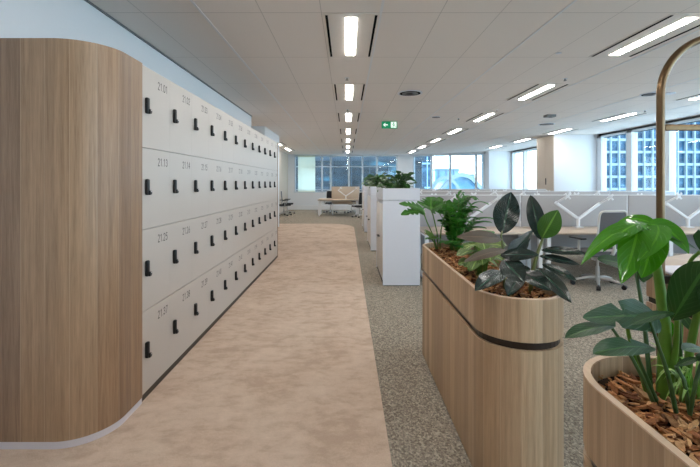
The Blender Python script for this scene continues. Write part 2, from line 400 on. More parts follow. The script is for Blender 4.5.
# ------------------------------------------------------------------ ceiling fixtures
def fixture():
    r = empty('ceiling_light', (0, 0, HC), 'x', 'ceiling light', 'recessed strip lights in the ceiling')
    MB().box(-.245, .245, -.59, .59, -.004, -.0005).build('housing', HOUSING, r)
    MB().box(-.048, .048, -.51, .51, -.009, -.004).build('diffuser', LAMP, r)
    for s in (-1, 1): MB().box(s * .215 - .011, s * .215 + .011, -.56, .56, -.008, -.004).build('air_slot', SLOT, r)
    return r
fx = fixture(); first = True
ords = ['nearest', 'second nearest', 'third nearest', 'fourth nearest', 'fifth nearest', 'sixth nearest', 'farthest']
for X, rowname, ks in ((.037, 'row over the walkway', range(-4, 13, 2)), (3.018, 'middle row over the desks', range(-4, 13, 2)), (5.97, 'right row near the windows', range(-4, 11, 2))):
    vis = 0
    for k in ks:
        y = 3.405 + 1.206 * (k + .5)
        if k < 0 or (X > 6 and k < 2): lab = 'recessed strip light with black air slots, outside the picture beyond its near edge'
        else: lab = 'recessed strip light with black air slots, %s in the %s' % (ords[vis], rowname); vis += 1
        o = fx if first else dup(fx)
        first = False; o.location = (X, y, HC); o['label'] = lab
for k, nm in ((9, 'nearer'), (11, 'farther')):
    o = dup(fx, loc=(-2.55, 3.405 + 1.206 * (k + .5), HC)); o['label'] = 'recessed strip light beyond the lockers at far left, %s of the two' % nm

def disc(name, X, Y, r, mat, lab, cat, h=.012, ring=True):
    t = empty(name, (X, Y, HC + .003), lab, cat)
    MB().cyl((0, 0, -h), (0, 0, 0), r, 28).build('rim', mat if not ring else WHITE_LAM, t)
    if ring:
        g = MB(); g.cyl((0, 0, -h - .002), (0, 0, -h + .001), r * .84, 28); g.build('grille', SLOT, t)
        for q in (.66, .44, .22): g2 = MB().cyl((0, 0, -h - .006), (0, 0, -h - .001), r * q, 28).cyl((0, 0, -h - .007), (0, 0, -h - .005), r * (q - .1), 28); g2.build('grille_ring', mat, t)
    return t
disc('air_diffuser', 1.015, 6.44, .2, GRILLE, 'round grey ceiling air grille between the walkway lights and the middle row', 'air vent')
disc('air_diffuser', (546.6 - 347) / 59 * 1.45, 400 * 1.45 / 59, .19, GRILLE, 'round grey ceiling air grille just behind the small square sensor box', 'air vent')
disc('air_diffuser', (650 - 347) / 89 * 1.45, 400 * 1.45 / 89, .14, GRILLE, 'dark round ceiling grille just left of the brass arch post', 'air vent')
disc('downlight', (670 - 347) / 90 * 1.45, 400 * 1.45 / 90, .075, WHITE_LAM, 'small white round ceiling disc right of the brass arch post', 'ceiling speaker', .015, False)
disc('air_diffuser', (436 - 347) / 66 * 1.45, 400 * 1.45 / 66, .1, GRILLE, 'small dark round ceiling grille right of the exit sign', 'air vent')
disc('smoke_detector', (558.6 - 347) / 130 * 1.45, 400 * 1.45 / 130, .03, WHITE_LAM, 'tiny pale sensor button on a plain ceiling tile, nearest the viewer', 'sensor', .01, False)
for px, py, w in ((347, 78, 'between the first two walkway lights'), (347.5, 109.5, 'between the second and third walkway lights'), (565, 78.6, 'on the tile right of the middle row of lights'), (645, 110.6, 'left of the brass arch, beside the right row of lights'), (497, 110, 'just past the second light of the middle row'), (458.5, 118.5, 'on the ceiling between the exit sign and the middle lights')):
    d = py - 183; X = (px - 347) / -d * 1.45; Y = 580 / -d
    t = empty('sprinkler', (X, Y, HC + .003), 'small ceiling sprinkler head ' + w, 'sprinkler', 'sprinkler heads')
    MB().cyl((0, 0, -.006), (0, 0, 0), .035, 16).build('rose', WHITE_LAM, t)
    MB().cyl((0, 0, -.03), (0, 0, -.006), .010, 10).cyl((0, 0, -.034), (0, 0, -.030), .022, 12).build('nozzle', GRILLE, t)
t = empty('sensor_box', ((549.8 - 347) / 68 * 1.45, 580 / 68, HC + .003), 'small grey square sensor box on the ceiling by the middle light row', 'sensor')
MB().box(-.1, .1, -.08, .08, -.05, 0, .008).build('body', GRILLE, t); MB().cyl((0, -.02, -.06), (0, -.02, -.05), .03, 14).build('lens', BLACK, t)

# exit sign
t = empty('exit_sign', ((389.5 - 347) / 400 * 9.3, 9.3, HC), 'green and white illuminated exit sign with left arrow and running figure', 'exit sign')
MB().box(-.18, .18, -.015, .015, -.185, -.02, .004).build('panel', GREEN, t)
MB().cyl((-.1, 0, -.02), (-.1, 0, 0), .006, 8).cyl((.1, 0, -.02), (.1, 0, 0), .006, 8).build('hanger', WHITE_MET, t)
ar = MB(); y = -.0165
ar.add([(-.15, y, -.1), (-.105, y, -.058), (-.085, y, -.058), (-.115, y, -.088), (-.04, y, -.088), (-.04, y, -.112), (-.115, y, -.112), (-.085, y, -.142), (-.105, y, -.142)], [list(range(9))[::-1]])
ar.build('arrow', EXITW, t)
MB().box(.03, .16, -.0168, -.0155, -.165, -.035).build('pictogram', EXITW, t)
fg = MB(); y = -.0175
def seg2(mb, a, b, w, y):
    d = V((b[0] - a[0], b[1] - a[1])).normalized() * w / 2; p = V((-d.y, d.x))
    mb.add([(a[0] + p.x, y, a[1] + p.y), (a[0] - p.x, y, a[1] - p.y), (b[0] - p.x, y, b[1] - p.y), (b[0] + p.x, y, b[1] + p.y)], [[0, 1, 2, 3]])
fg.add([(.088 + .011 * math.cos(a * PI / 5), y, -.052 + .011 * math.sin(a * PI / 5)) for a in range(10)], [list(range(10))])
for a, b in (((.093, -.066), (.1, -.105)), ((.1, -.105), (.08, -.125)), ((.08, -.125), (.085, -.155)), ((.1, -.105), (.118, -.128)), ((.118, -.128), (.142, -.14)), ((.093, -.07), (.07, -.08)), ((.07, -.08), (.058, -.1)), ((.093, -.07), (.12, -.09))): seg2(fg, a, b, .013, y)
fg.build('running_figure', GREEN, t)

# ------------------------------------------------------------------ lockers
bank = empty('locker_bank', (-1.26, 2.447, 0), 'long bank of four-high pale numbered lockers with black latches beside the walkway', 'lockers')
def lb(mb, name, mat, par=bank, off=(-1.26, 2.447, 0)):
    o = mb.build(name, mat, par); return o
ox, oy = 1.26, -2.447
def LX(mb): 
    mb.v = [(p[0] + ox, p[1] + oy, p[2]) for p in mb.v]; return mb
LX(b := MB().box(XL + .004, -1.277, 2.449, 7.246, .05, 2.08)).build('carcass', plain('locker_carcass', srgb(120, 114, 106), .6), bank)
LX(b := MB().box(XL + .004, -1.2605, 2.449, 7.24, 0.004, .040)).build('kick_plate', plain('kick_dark', srgb(72, 64, 56), .5, .2), bank)
LX(b := MB().box(XL + .004, -1.255, 7.247, 7.272, 0.004, 2.083)).build('end_panel', W_DARK, bank)
# stroke digits, unit width .5 height 1
def arcp(cx, cy, rx, ry, a0, a1, n=10): return [(cx + rx * math.cos(math.radians(a0 + (a1 - a0) * k / n)), cy + ry * math.sin(math.radians(a0 + (a1 - a0) * k / n))) for k in range(n + 1)]
DIG = {'0': [arcp(.25, .74, .24, .25, 0, 180) + arcp(.25, .26, .24, .25, 180, 360) + [(.49, .74)]],
 '1': [[(.08, .82), (.28, 1), (.28, 0)]],
 '2': [arcp(.25, .76, .23, .24, 170, -30) + [(.02, 0), (.5, 0)]],
 '3': [arcp(.24, .76, .22, .23, 160, -85) , arcp(.24, .27, .25, .26, 85, -160)],
 '4': [[(.38, 0), (.38, 1), (.0, .3), (.52, .3)]],
 '5': [[(.46, 1), (.07, 1), (.05, .56)] + arcp(.23, .32, .25, .32, 120, -150)],
 '6': [[(.38, 1), (.06, .42)] + [], arcp(.25, .29, .24, .28, 0, 360, 18)],
 '7': [[(.0, 1), (.48, 1), (.16, 0)]],
 '8': [arcp(.25, .75, .2, .24, 0, 360, 16), arcp(.25, .26, .24, .26, 0, 360, 16)],
 '9': [arcp(.25, .71, .24, .28, 0, 360, 18), [(.44, .58), (.12, 0)]],
 '.': [[(.0, .0), (.0, .07)]]}
def digits(txt, y, z, h, X, th):
    mb = MB()
    for ch in txt:
        for pl in DIG[ch]:
            for a, b in zip(pl, pl[1:]):
                A = V((y + a[0] * h * .95, z + a[1] * h)); B = V((y + b[0] * h * .95, z + b[1] * h)); d = (B - A)
                if d.length < 1e-6: continue
                d = d.normalized() * th / 2; A2 = A - d * .8; B2 = B + d * .8; p = V((-d.y, d.x))
                q = [A2 - p, B2 - p, B2 + p, A2 + p]
                mb.add([(X, k.x, k.y) for k in q], [[0, 1, 2, 3]])
        y += h * (.72 if ch != '.' else .24)
    return mb
def latch_mesh():
    b = MB().box(0, .022, -.015, .015, -.05, .05, .008, 3)
    b.cyl((.010, .010, -.036), (.030, .010, -.036), .012, 16)
    b.box(.010, .03, -.005, .016, -.05, -.022, .003)
    return b
latch0 = door0 = None
for row in range(4):
    zt = 2.08 - .51 * row
    for c in range(12):
        y0 = 2.447 + .4 * c
        dd = MB().box(0, .0155, .0004, .3996, -.51 + .0018, -.0018) if door0 is None else None
        if door0 is None:
            d = dd.build('door', LOCKER, bank); door0 = d
        else:
            d = door0.copy(); COL.objects.link(d); d.parent = bank
        d.location = (-1.2765 + ox, y0 + oy, zt)
        if latch0 is None:
            la = latch_mesh().build('latch', BLACK, d); latch0 = la
            key0 = MB().box(.0302, .0308, .004, .015, -.030, -.026).build('keyhole_glint', WHITE_MET, d)  # white tick painted as the shine on the latch keyhole
            ks = key0
        else:
            la = latch0.copy(); COL.objects.link(la); la.parent = d
            ks = key0.copy(); COL.objects.link(ks); ks.parent = d
        la.location = (.0155, .060, -.245); ks.location = (.0155, .060, -.245)
        digits('21.%02d' % (row * 12 + c + 1), .222, -.105, .048, .0161, .0055).build('number', INK, d)

# curved timber end
cv = [(XL + .004, 2.444), (XL + .004, 2.02), (-1.49, 2.02)]
for k in range(1, 25):
    a = -PI / 2 + k / 24 * PI / 2; cv.append((-1.49 + .24 * math.cos(a), 2.26 + .24 * math.sin(a)))
cv.append((-1.25, 2.444))
cvc = [(p[0] + 1.68, p[1] - 2.3) for p in cv]
t = empty('curved_joinery_end', (-1.68, 2.3, 0), 'tall rounded timber-clad end panel at the near end of the lockers', 'joinery')
MB().wall(cvc, .042, 2.082).cap(cvc, 2.082).build('timber_cladding', W_DARK, t)
ins = [(p[0] * .994, p[1] * .994) for p in cvc]
MB().wall(ins, .004, .045).cap(ins, .045).build('skirting', ALU, t)

# ------------------------------------------------------------------ planters
def stadium(cx, r, y0, y1, n=20):
    p = []
    for k in range(n + 1):
        a = PI + k / n * PI; p.append((cx + r * math.cos(a), y0 + r * math.sin(a)))
    for k in range(n + 1):
        a = k / n * PI; p.append((cx + r * math.cos(a), y1 + r * math.sin(a)))
    return p
def planter(y0, y1, label):
    cx = .79; t = empty('planter', (cx, (y0 + y1) / 2, 0), label, 'planter', 'long rounded timber planters')
    a, b = y0 - (y0 + y1) / 2, y1 - (y0 + y1) / 2
    o = stadium(0, .198, a, b); i = stadium(0, .178, a, b); g = stadium(0, .184, a, b); k = stadium(0, .19, a, b)
    MB().wall(k, 0.0, .014).build('kick_plate', DARK, t)  # dark strip paints the shadow gap at the planter foot
    MB().wall(o, .012, .644).ringcap(o, i, .644).build('lower_body', W_PLANT, t)
    MB().wall(g, .64, .682).build('groove_band', BRONZEBAND, t)
    MB().wall(o, .678, .858).ringcap(o, g, .678, False).wall(i, .78, .86, flip=True).build('upper_body', W_PLANT, t)
    i2 = stadium(0, .181, a, b); o2 = stadium(0, .1985, a, b)
    MB().wall(o2, .8575, .8615).ringcap(o2, i2, .8615).wall(i2, .85, .8615, flip=True).build('rim_edging', wood('rim_oak' , [srgb(206, 180, 154), srgb(200, 172, 146)], .5, .9), t)
    MB().cap(i, .808).build('soil', SOIL, t)
    return t
planter(1.873, 3.118, 'long rounded oak planter with black groove, in the middle, holding rubber plants')
planter(-.75, .949, 'rounded oak planter with black groove at bottom right corner, holding monstera')

def chip(mb, c, size, rnd):
    n = rnd.choice((4, 5, 5, 6)); L = size * rnd.uniform(.7, 1.5); W = size * rnd.uniform(.25, .6); th = size * rnd.uniform(.06, .16)
    M = Matrix.Translation(c) @ Matrix.Rotation(rnd.uniform(0, 2 * PI), 4, 'Z') @ Matrix.Rotation(rnd.gauss(0, .28), 4, 'X') @ Matrix.Rotation(rnd.gauss(0, .28), 4, 'Y')
    pts = []
    for k in range(n):
        a = 2 * PI * k / n + rnd.uniform(-.3, .3); q = rnd.uniform(.75, 1.1); pts.append((L / 2 * q * math.cos(a), W / 2 * q * math.sin(a)))
    bend = rnd.uniform(-.25, .25)
    vs = [M @ V((p[0], p[1], th / 2 + bend * abs(p[0]))) for p in pts] + [M @ V((p[0] * .95, p[1] * .9, -th / 2 + bend * abs(p[0]))) for p in pts]
    mb.add(vs, [list(range(n)), list(range(2 * n - 1, n - 1, -1))] + [[i, i + n, (i + 1) % n + n, (i + 1) % n] for i in range(n)])
def mulch(y0, y1, cnt, size, label, seed):
    rnd = random.Random(seed); mb = MB(); k = 0
    while k < cnt:
        x = rnd.uniform(-.172, .172); y = rnd.uniform(y0 - .17, y1 + .17)
        yy = min(max(y, y0), y1)
        rr = math.hypot(x, y - yy)
        if rr > .170: continue
        s = size * rnd.uniform(.5, 1.35)
        if rr > .172 - s * .45: s *= .5
        z = .812 + rnd.uniform(0, .026) - .010 * (rr / .17) ** 2
        chip(mb, (.79 + x, y, z), s, rnd); k += 1
    return tag(mb.build('bark_mulch', BARK), label, 'mulch', kind='stuff')
mulch(1.873, 3.118, 2300, .034, 'brown bark chip mulch filling the middle planter', 3)
mulch(-.75, .949, 4600, .034, 'brown bark chip mulch filling the bottom right planter', 4)

# ------------------------------------------------------------------ leaves
def P(px, py, Y): return V(((px - 347) * Y / 400, Y, EYE - (py - 183) * Y / 400))
def bez(a, c, b, t): return a * (1 - t) ** 2 + c * 2 * t * (1 - t) + b * t * t
def prof_oval(t): return max(0.0, math.sin(PI * t ** .92)) ** .72 * (1 if t < .93 else 1 - (t - .93) * 4)
def prof_lance(t): return max(0.0, math.sin(PI * t ** .7)) ** .8
def prof_heart(t): return (min(1, (t / .12)) ** .5) * max(0.0, (1 - t) ** .62) * (1.12 - .1 * t)
def leaf(mb, base, tip, w, nrm, bow=.0, fold=.15, prof=prof_oval, nr=14, nc=6, notch=(), slant=.0, back=.0, cdir=None, wave=.03, nd=.62):
    base, tip = V(base), V(tip); L = (tip - base).length; nrm = V(nrm).normalized()
    ctrl = (base + tip) / 2 + (V(cdir) if cdir is not None else nrm) * bow * (1 if cdir is not None else L)
    vs = []; fs = []; uvs = []
    for r in range(nr + 1):
        t = r / nr; c = bez(base, ctrl, tip, t); T = (bez(base, ctrl, tip, min(1, t + .02)) - bez(base, ctrl, tip, max(0, t - .02))).normalized()
        s = T.cross(nrm); s = s.normalized() if s.length > 1e-4 else V((1, 0, 0)); N_ = s.cross(T)
        if N_.dot(nrm) < 0: N_ = -N_
        hw0 = w / 2 * max(prof(t), .01)
        for q in range(nc + 1):
            u = -1 + 2 * q / nc; k = 1
            for (tn, wd, side) in notch:
                if side * u > 0 and abs(t - tn) < wd: k = min(k, (1 - nd) + nd * (abs(t - tn) / wd) ** 2)
            hw = hw0 * k
            al = (slant * abs(u) * hw - back * abs(u) ** 1.5 * L * max(0, 1 - t * 3.0))
            vs.append(c + s * u * hw + N_ * (fold * abs(u) * hw + wave * hw * math.sin(t * 17 + u * 3)) + T * al)
    for r in range(nr):
        for q in range(nc):
            a = r * (nc + 1) + q; fs.append([a, a + 1, a + nc + 2, a + nc + 1])
            uu = [q / nc, (q + 1) / nc]; vv = [r / nr, (r + 1) / nr]
            uvs.append([(uu[0], vv[0]), (uu[1], vv[0]), (uu[1], vv[1]), (uu[0], vv[1])])
    mb.add(vs, fs, uvs, True)
    return mb
CAM = V((0, 0, EYE))
def tocam(p, up=0): d = (CAM - V(p)).normalized(); d.z += up; return d.normalized()
def part_at(root, mb, name, mat):
    mb.v = [tuple(V(p) - root.location) for p in mb.v]; return mb.build(name, mat, root, merge=(name == 'stem'))

# --- rubber plants
SC_ = lambda px, Y: px * Y / 400
def rub(root, b, Yb, t, Yt, wpx, up=0, bow=.05, fold=.12, mat=L_RUB, flip=False, nrm=None):
    B = P(b[0], b[1], Yb); T = P(t[0], t[1], Yt)
    n = V(nrm) if nrm is not None else tocam((B + T) / 2, up)
    mb = leaf(MB(), B, T, SC_(wpx, (Yb + Yt) / 2), -n if flip else n, bow=bow * (-1 if flip else 1), fold=fold * (-1 if flip else 1), nr=18)
    # leaf faces its normal with the lighter underside behind
    mb.f = [f[::-1] for f in mb.f] if flip else mb.f; mb.uv = [u[::-1] for u in mb.uv] if flip else mb.uv
    return part_at(root, mb, 'leaf', mat)
def midrib(root, b, Yb, t, Yt): pass
t1 = empty('rubber_plant', P(504, 289, 1.98), 'dark-leaved rubber plant at left with one big upright leaf and brown undersides', 'plant', 'rubber plants in the middle planter')
part_at(t1, MB().tube([P(504, 291, 1.98), P(505, 270, 1.97), P(503, 250, 1.96), P(501, 236, 1.97), P(502.5, 230, 1.99)], [.008, .0075, .0065, .005, .003], 10), 'stem', STEM_R)
rub(t1, (502, 234), 1.98, (511, 192), 2.02, 25, 0, -.06, .14)
rub(t1, (502, 239.5), 1.96, (456.5, 237), 1.90, 13, -.2, .20, .1, flip=False, nrm=(.0, -.8, .35)).data.materials[0] = leafmat('rubber_leaf_underside', srgb(92, 76, 60), srgb(112, 92, 72), srgb(50, 60, 54), .35, 14, .2, .05)
rub(t1, (506, 250), 1.95, (463.5, 262), 1.82, 10, .2, .14, .12, nrm=(0, -.75, .6)).data.materials[0] = bpy.data.materials['rubber_leaf_underside']
rub(t1, (505, 272), 1.95, (475, 291), 1.68, 19, .6, .12, .2)
rub(t1, (500, 255), 1.94, (539, 255), 1.80, 14, .5, .06, .1)
rub(t1, (503, 260), 1.93, (524, 282), 1.76, 23, .3, .10, .15)
rub(t1, (505, 262), 1.98, (533, 230), 2.12, 11, .1, .04, .3)
rub(t1, (508, 254), 2.0, (528, 238), 2.16, 15, .2, -.15, .2)
t2 = empty('rubber_plant', P(530, 291, 1.92), 'dark-leaved rubber plant at right with blue-green upright leaf and one light green leaf', 'plant', 'rubber plants in the middle planter')
part_at(t2, MB().tube([P(530, 294, 1.92), P(533, 270, 1.92), P(538, 252, 1.93), P(543, 238, 1.94), P(543, 232, 1.95)], [.010, .009, .008, .006, .003], 10), 'stem', STEM_R)
rub(t2, (541, 240), 1.95, (530.5, 195), 2.03, 16, .1, .06, .3)
rub(t2, (542, 238), 1.93, (558, 210), 1.88, 21, 0, .08, .12, mat=L_RUBG)
rub(t2, (541, 250), 1.93, (586, 254), 1.78, 10, .7, .10, .1)
rub(t2, (539, 256), 1.92, (580, 265), 1.84, 9, .8, .07, .2)
rub(t2, (542, 264), 1.91, (577, 281), 1.78, 10, .8, .10, .2)
rub(t2, (537, 268), 1.91, (571.5, 303), 1.66, 16, .6, .10, .2)
rub(t2, (522, 272), 1.93, (551, 291), 1.74, 18, .7, .12, .2)
rub(t2, (520, 276), 1.92, (508, 296), 1.72, 17, .9, .10, .2)
rub(t2, (530, 268), 1.98, (512, 284), 2.05, 18, .7, .12, .2)

# --- calathea
t3 = empty('striped_calathea', P(484, 277, 2.25), 'low striped green and pale-green foliage plant left of the rubber plants', 'plant')
rnd = random.Random(11); lf = MB(); st = MB()
base = P(481, 277, 2.25)
for k in range(40):
    a = rnd.uniform(0, 2 * PI); el = rnd.uniform(.05, .21); ra = rnd.uniform(.03, .13)
    b0 = base + V((math.cos(a) * .02, math.sin(a) * .03, .0)); b1 = base + V((math.cos(a) * ra * .6, math.sin(a) * ra, el))
    tp = b1 + V((math.cos(a) * rnd.uniform(.06, .09), math.sin(a) * .085, rnd.uniform(-.055, .0)))
    tp.x = max(tp.x, .63)
    leaf(lf, b1, tp, rnd.uniform(.06, .085), (math.cos(a) * .5 - .2, math.sin(a) * .3 - .35, 1), .15, .12, prof_oval, 10, 6)
    st.tube([b0, (b0 + b1) / 2 + V((0, 0, .02)), b1], .0018, 6)
part_at(t3, lf, 'foliage', L_CAL); part_at(t3, st, 'stem', STEM)

# --- parlour palm
t4 = empty('parlour_palm', P(455, 250, 3.05), 'bushy feathery green palm at the far end of the middle planter', 'plant')
rnd = random.Random(5); lf = MB(); st = MB(); base = P(455, 250, 3.05)
for k in range(46):
    a = rnd.uniform(0, 2 * PI); out = rnd.uniform(.03, .23); H = rnd.uniform(.14, .47) - out * .45
    tip = base + V((math.cos(a) * out * 1.15 + .02, math.sin(a) * out * .9, H))
    b0 = base + V((math.cos(a) * .03, math.sin(a) * .04, 0)); c = base + V((math.cos(a) * out * .35, math.sin(a) * out * .35, H * 1.15))
    pts = [bez(b0, c, tip, i / 12) for i in range(13)]; st.tube(pts, [.0025 - .0001 * i for i in range(13)], 5)
    for i in range(3, 13):
        T = (pts[i] - pts[i - 1]).normalized(); sd = T.cross(V((0, 0, 1))).normalized()
        if sd.length < .1: sd = V((1, 0, 0))
        LL = .075 * (1 - abs(i - 7) / 9)
        for s in (-1, 1):
            e = pts[i] + sd * s * LL + T * LL * .65 + V((0, 0, -.012))
            leaf(lf, pts[i], e, .023, (T.cross(sd) * -1) + V((0, -.3, .5)), .08, .1, prof_lance, 6, 2)
part_at(t4, lf, 'foliage', L_PALM); part_at(t4, st, 'stem', STEM)

# --- small lobed-leaf plant left of the palm
NOT = [(.22, .05, 1), (.40, .05, 1), (.58, .05, 1), (.3, .05, -1), (.48, .05, -1), (.66, .05, -1)]
t5 = empty('split_leaf_philodendron', P(437, 249, 3.1), 'split-leaf green plant leaning left out of the middle planter', 'plant')
st = MB()
for pts in ([(437, 249), (433, 235), (427, 222), (423, 211)], [(438, 249), (437, 232), (433, 215), (431, 210)], [(440, 249), (441, 230), (445, 214)], [(436, 249), (434, 242), (431, 238)]):
    st.tube([P(x, y, 3.1 - .03 * i) for i, (x, y) in enumerate(pts)], .0045, 7)
part_at(t5, st, 'stem', STEM)
for b_, yb, tp, yt, w, up in (((424, 210), 3.0, (399, 204), 2.85, 15, .9), ((423, 211), 3.0, (401, 215), 2.8, 15, .7), ((431, 210), 3.0, (431, 197), 3.1, 28, .2), ((431, 210), 3.02, (443, 204), 2.95, 15, .6),
                            ((445, 214), 3.0, (438, 197), 3.05, 16, .2), ((431, 238), 3.0, (427, 230), 2.85, 14, .8), ((446, 212), 3.05, (470, 196), 3.2, 18, 0)):
    part_at(t5, leaf(MB(), P(*b_, yb), P(*tp, yt), SC_(w, 3), tocam(P(*b_, yb), up), .12, .1, prof_heart, 30, 8, NOT, .5, .05, nd=.45), 'leaf', L_MED)

# --- monstera in the near planter
t6 = empty('monstera', P(664, 398, .99), 'large monstera with bright glossy split leaf at right in the near planter', 'plant')
def mstem(pts, r, mat=STEM):
    n = len(pts); q = [P(*p) for p in pts]; out = []
    for i in range(n - 1):
        p0 = q[max(0, i - 1)]; p1 = q[i]; p2 = q[i + 1]; p3 = q[min(n - 1, i + 2)]
        for k in range(5):
            t = k / 5; out.append(.5 * ((2 * p1) + (-p0 + p2) * t + (2 * p0 - 5 * p1 + 4 * p2 - p3) * t * t + (-p0 + 3 * p1 - 3 * p2 + p3) * t ** 3))
    out.append(q[-1]); m_ = len(out)
    rs = [r[0] + (r[1] - r[0]) * i / (m_ - 1) for i in range(m_)]
    part_at(t6, MB().tube(out, rs, 12), 'stem', mat)
mstem([(664, 402, .99), (664, 370, .985), (665, 330, .975), (661, 295, .97), (656, 262, .96), (651, 236, .95), (650, 227, .93)], (.017, .006))
mstem([(669, 402, .98), (672, 370, .97), (676, 345, .96), (677, 318, .94)], (.009, .005))
mstem([(652, 402, 1.0), (649, 370, 1.0), (645, 330, 1.02), (641, 300, 1.03), (636, 272, 1.04)], (.006, .004), STEM_D)
mstem([(650, 404, .99), (640, 370, .97), (630, 340, .95), (627, 323, .93)], (.006, .004))
mstem([(655, 408, .95), (648, 390, .92), (632, 358, .88), (612, 328, .86)], (.005, .003), STEM_D)
mstem([(676, 412, .90), (668, 375, .88), (658, 345, .87), (650, 321, .87)], (.005, .003), STEM_D)
mstem([(660, 408, .95), (650, 385, .93), (640, 362, .9), (637, 352, .89)], (.005, .003), STEM_D)
mstem([(681, 400, 1.0), (681, 360, 1.0), (680, 330, 1.0), (678, 312, 1.0)], (.004, .003), STEM_D)
mstem([(684, 402, .95), (690, 350, .93), (700, 305, .9), (712, 280, .88)], (.010, .006))
mstem([(676, 402, 1.02), (680, 340, 1.02), (684, 285, 1.02), (690, 262, 1.0), (700, 252, .97)], (.006, .004))
def mleaf(b_, yb, tp, yt, w, up=.3, bow=.12, fold=.1, mat=L_MON, notch=NOT, back=.08, prof=prof_heart, cd=None, nr=36, slant=.5, nrm=None, wave=.02):
    B = P(b_[0], b_[1], yb); T = P(tp[0], tp[1], yt); n = V(nrm) if nrm else tocam((B + T) / 2, up)
    part_at(t6, leaf(MB(), B, T, SC_(w, (yb + yt) / 2), n, bow, fold, prof, nr, 10, notch, slant, back, cd, wave), 'leaf', mat)
# bright drooping leaf: five hanging lobes of one blade
lob = MB()
for b_, yb, tp, yt, w, up, cd in (((653, 227), .93, (581, 265), .82, 20, .8, (-.01, 0, .055)), ((656, 226), .94, (614, 226), 1.02, 13, 1.2, (0, 0, .035)),
        ((638, 226), .90, (621, 284), .84, 27, .1, (0, -.015, .01)), ((645, 224), .93, (641, 278), .90, 32, .1, (.01, -.02, .0)), ((657, 225), .92, (637, 262), .84, 22, .5, (.022, -.02, .02)),
        ((648, 224), .93, (689, 254), .90, 19, .6, (.015, 0, .03)), ((640, 224), .91, (603, 252), .85, 18, .4, (-.0, -.01, .03))):
    B = P(*b_, yb); T = P(*tp, yt); leaf(lob, B, T, SC_(w, (yb + yt) / 2), tocam((B + T) / 2, up), 1.0, .15, prof_lance, 18, 6, cdir=cd)
part_at(t6, lob, 'leaf', L_MONB)
mleaf((636, 272), 1.05, (656, 270), 1.0, 22, .1, mat=L_MON, notch=())
mleaf((636, 268), 1.06, (597, 259), 1.04, 14, .6, mat=L_MON, notch=(), prof=prof_oval)
mleaf((654, 316), .93, (583, 318), .80, 38, .25, .06, .08, notch=[(.42, .045, 1), (.6, .03, -1)])
mleaf((612, 326), .86, (565, 338), .76, 17, .9, .10, .15, prof=prof_oval, notch=())
mleaf((672, 313), .90, (630, 325), .80, 13, .9, .08, .15, prof=prof_oval, notch=())
mleaf((652, 348), .88, (593, 354), .76, 24, .7, .12, .15, prof=prof_oval, notch=[(.3, .03, 1)])
mleaf((674, 317), .94, (708, 262), .86, 36, .1, .08, .12, notch=(), prof=prof_oval)
mleaf((700, 252), .96, (668, 236), .90, 20, .8, .1, .1, notch=())
mleaf((706, 252), .97, (732, 208), .95, 30, .2, .1, .1, notch=NOT)
mleaf((716, 285), .88, (712, 325), .80, 30, .5, .1, .1, notch=())
mleaf((679, 312), 1.0, (694, 332), .96, 9, .6, .1, .1, notch=(), prof=prof_oval)
mleaf((664, 345), .97, (672, 322), .98, 8, .1, .05, .3, notch=(), prof=prof_oval, mat=L_MONB)
# --- grassy plant
t7 = empty('spider_plant', P(690, 398, .93), 'small grassy pale-striped plant beside the monstera at right edge', 'plant')
lf = MB(); rnd = random.Random(9); base = P(694, 398, .93)
for k in range(34):
    a = rnd.uniform(0, 2 * PI); rr = rnd.uniform(.05, .13)
    tip = base + V((math.cos(a) * rr, math.sin(a) * rr, rnd.uniform(.01, .08)))
    leaf(lf, base + V((math.cos(a) * .01, math.sin(a) * .01, 0)), tip, .009, (math.cos(a) * .3, math.sin(a) * .3 - .2, 1), 1, .3, prof_lance, 10, 2, cdir=(0, 0, rnd.uniform(.05, .11)))
part_at(t7, lf, 'foliage', L_GRASS)
t8 = empty('young_monstera', P(686, 412, .86), 'young plant with low pale grey-green leaves at the right picture edge', 'plant')
st = MB().tube([P(690, 415, .86), P(696, 380, .86), P(706, 350, .86)], .004, 8).tube([P(690, 415, .86), P(684, 380, .88), P(676, 366, .88)], .004, 8); part_at(t8, st, 'stem', STEM_D)
for b_, yb, tp, yt, w in (((706, 350), .86, (682, 350), .82, 16), ((706, 352), .86, (716, 372), .8, 22), ((676, 366), .88, (700, 358), .86, 8)):
    part_at(t8, leaf(MB(), P(*b_, yb), P(*tp, yt), SC_(w, .85), tocam(P(*b_, yb), 1.0), .1, .1, prof_oval, 14, 6), 'leaf', L_MON)

# ------------------------------------------------------------------ storage units
def unit(y0, y1, label):
    t = empty('storage_unit', (.47, y0, 0), label, 'storage unit', 'tall white storage units beside the walkway')
    x1 = .486; L = y1 - y0
    MB().box(0, x1, 0, .02, .01, 1.12).box(0, x1, L - .02, L, .01, 1.12).box(.02, x1, .02, L - .02, .01, 1.10).build('carcass', WHITE_LAM, t)
    MB().box(0.01, x1 - .01, .005, L - .005, 0.0, .012).build('plinth', DARK, t)
    tr = MB().box(0, x1, 0, .018, 1.125, 1.28).box(0, x1, L - .018, L, 1.125, 1.28).box(0, .018, .018, L - .018, 1.125, 1.28).box(x1 - .018, x1, .018, L - .018, 1.125, 1.28).box(.018, x1 - .018, .018, L - .018, 1.125, 1.21)
    tr.build('planter_tray', WHITE_LAM, t)
    n = max(2, round(L / .5)); w = (L - .04) / n
    for k in range(n):
        d = MB().box(.003, .02, .02 + w * k + .002, .02 + w * (k + 1) - .002, .06, 1.06, .001, 1).build('door', CREAM, t)
        s = .02 + w * k + (.05 if k % 2 else w - .05)
        MB().cyl((.003, s, .585), (-.02, s, .585), .01, 12).box(-.03, -.02, s - .012, s + .03, .575, .595, .003).build('handle', BLACK, d)
    MB().box(.06, x1 - .06, .06, L - .06, 1.2, 1.245).build('soil', SOIL, t)
    return t
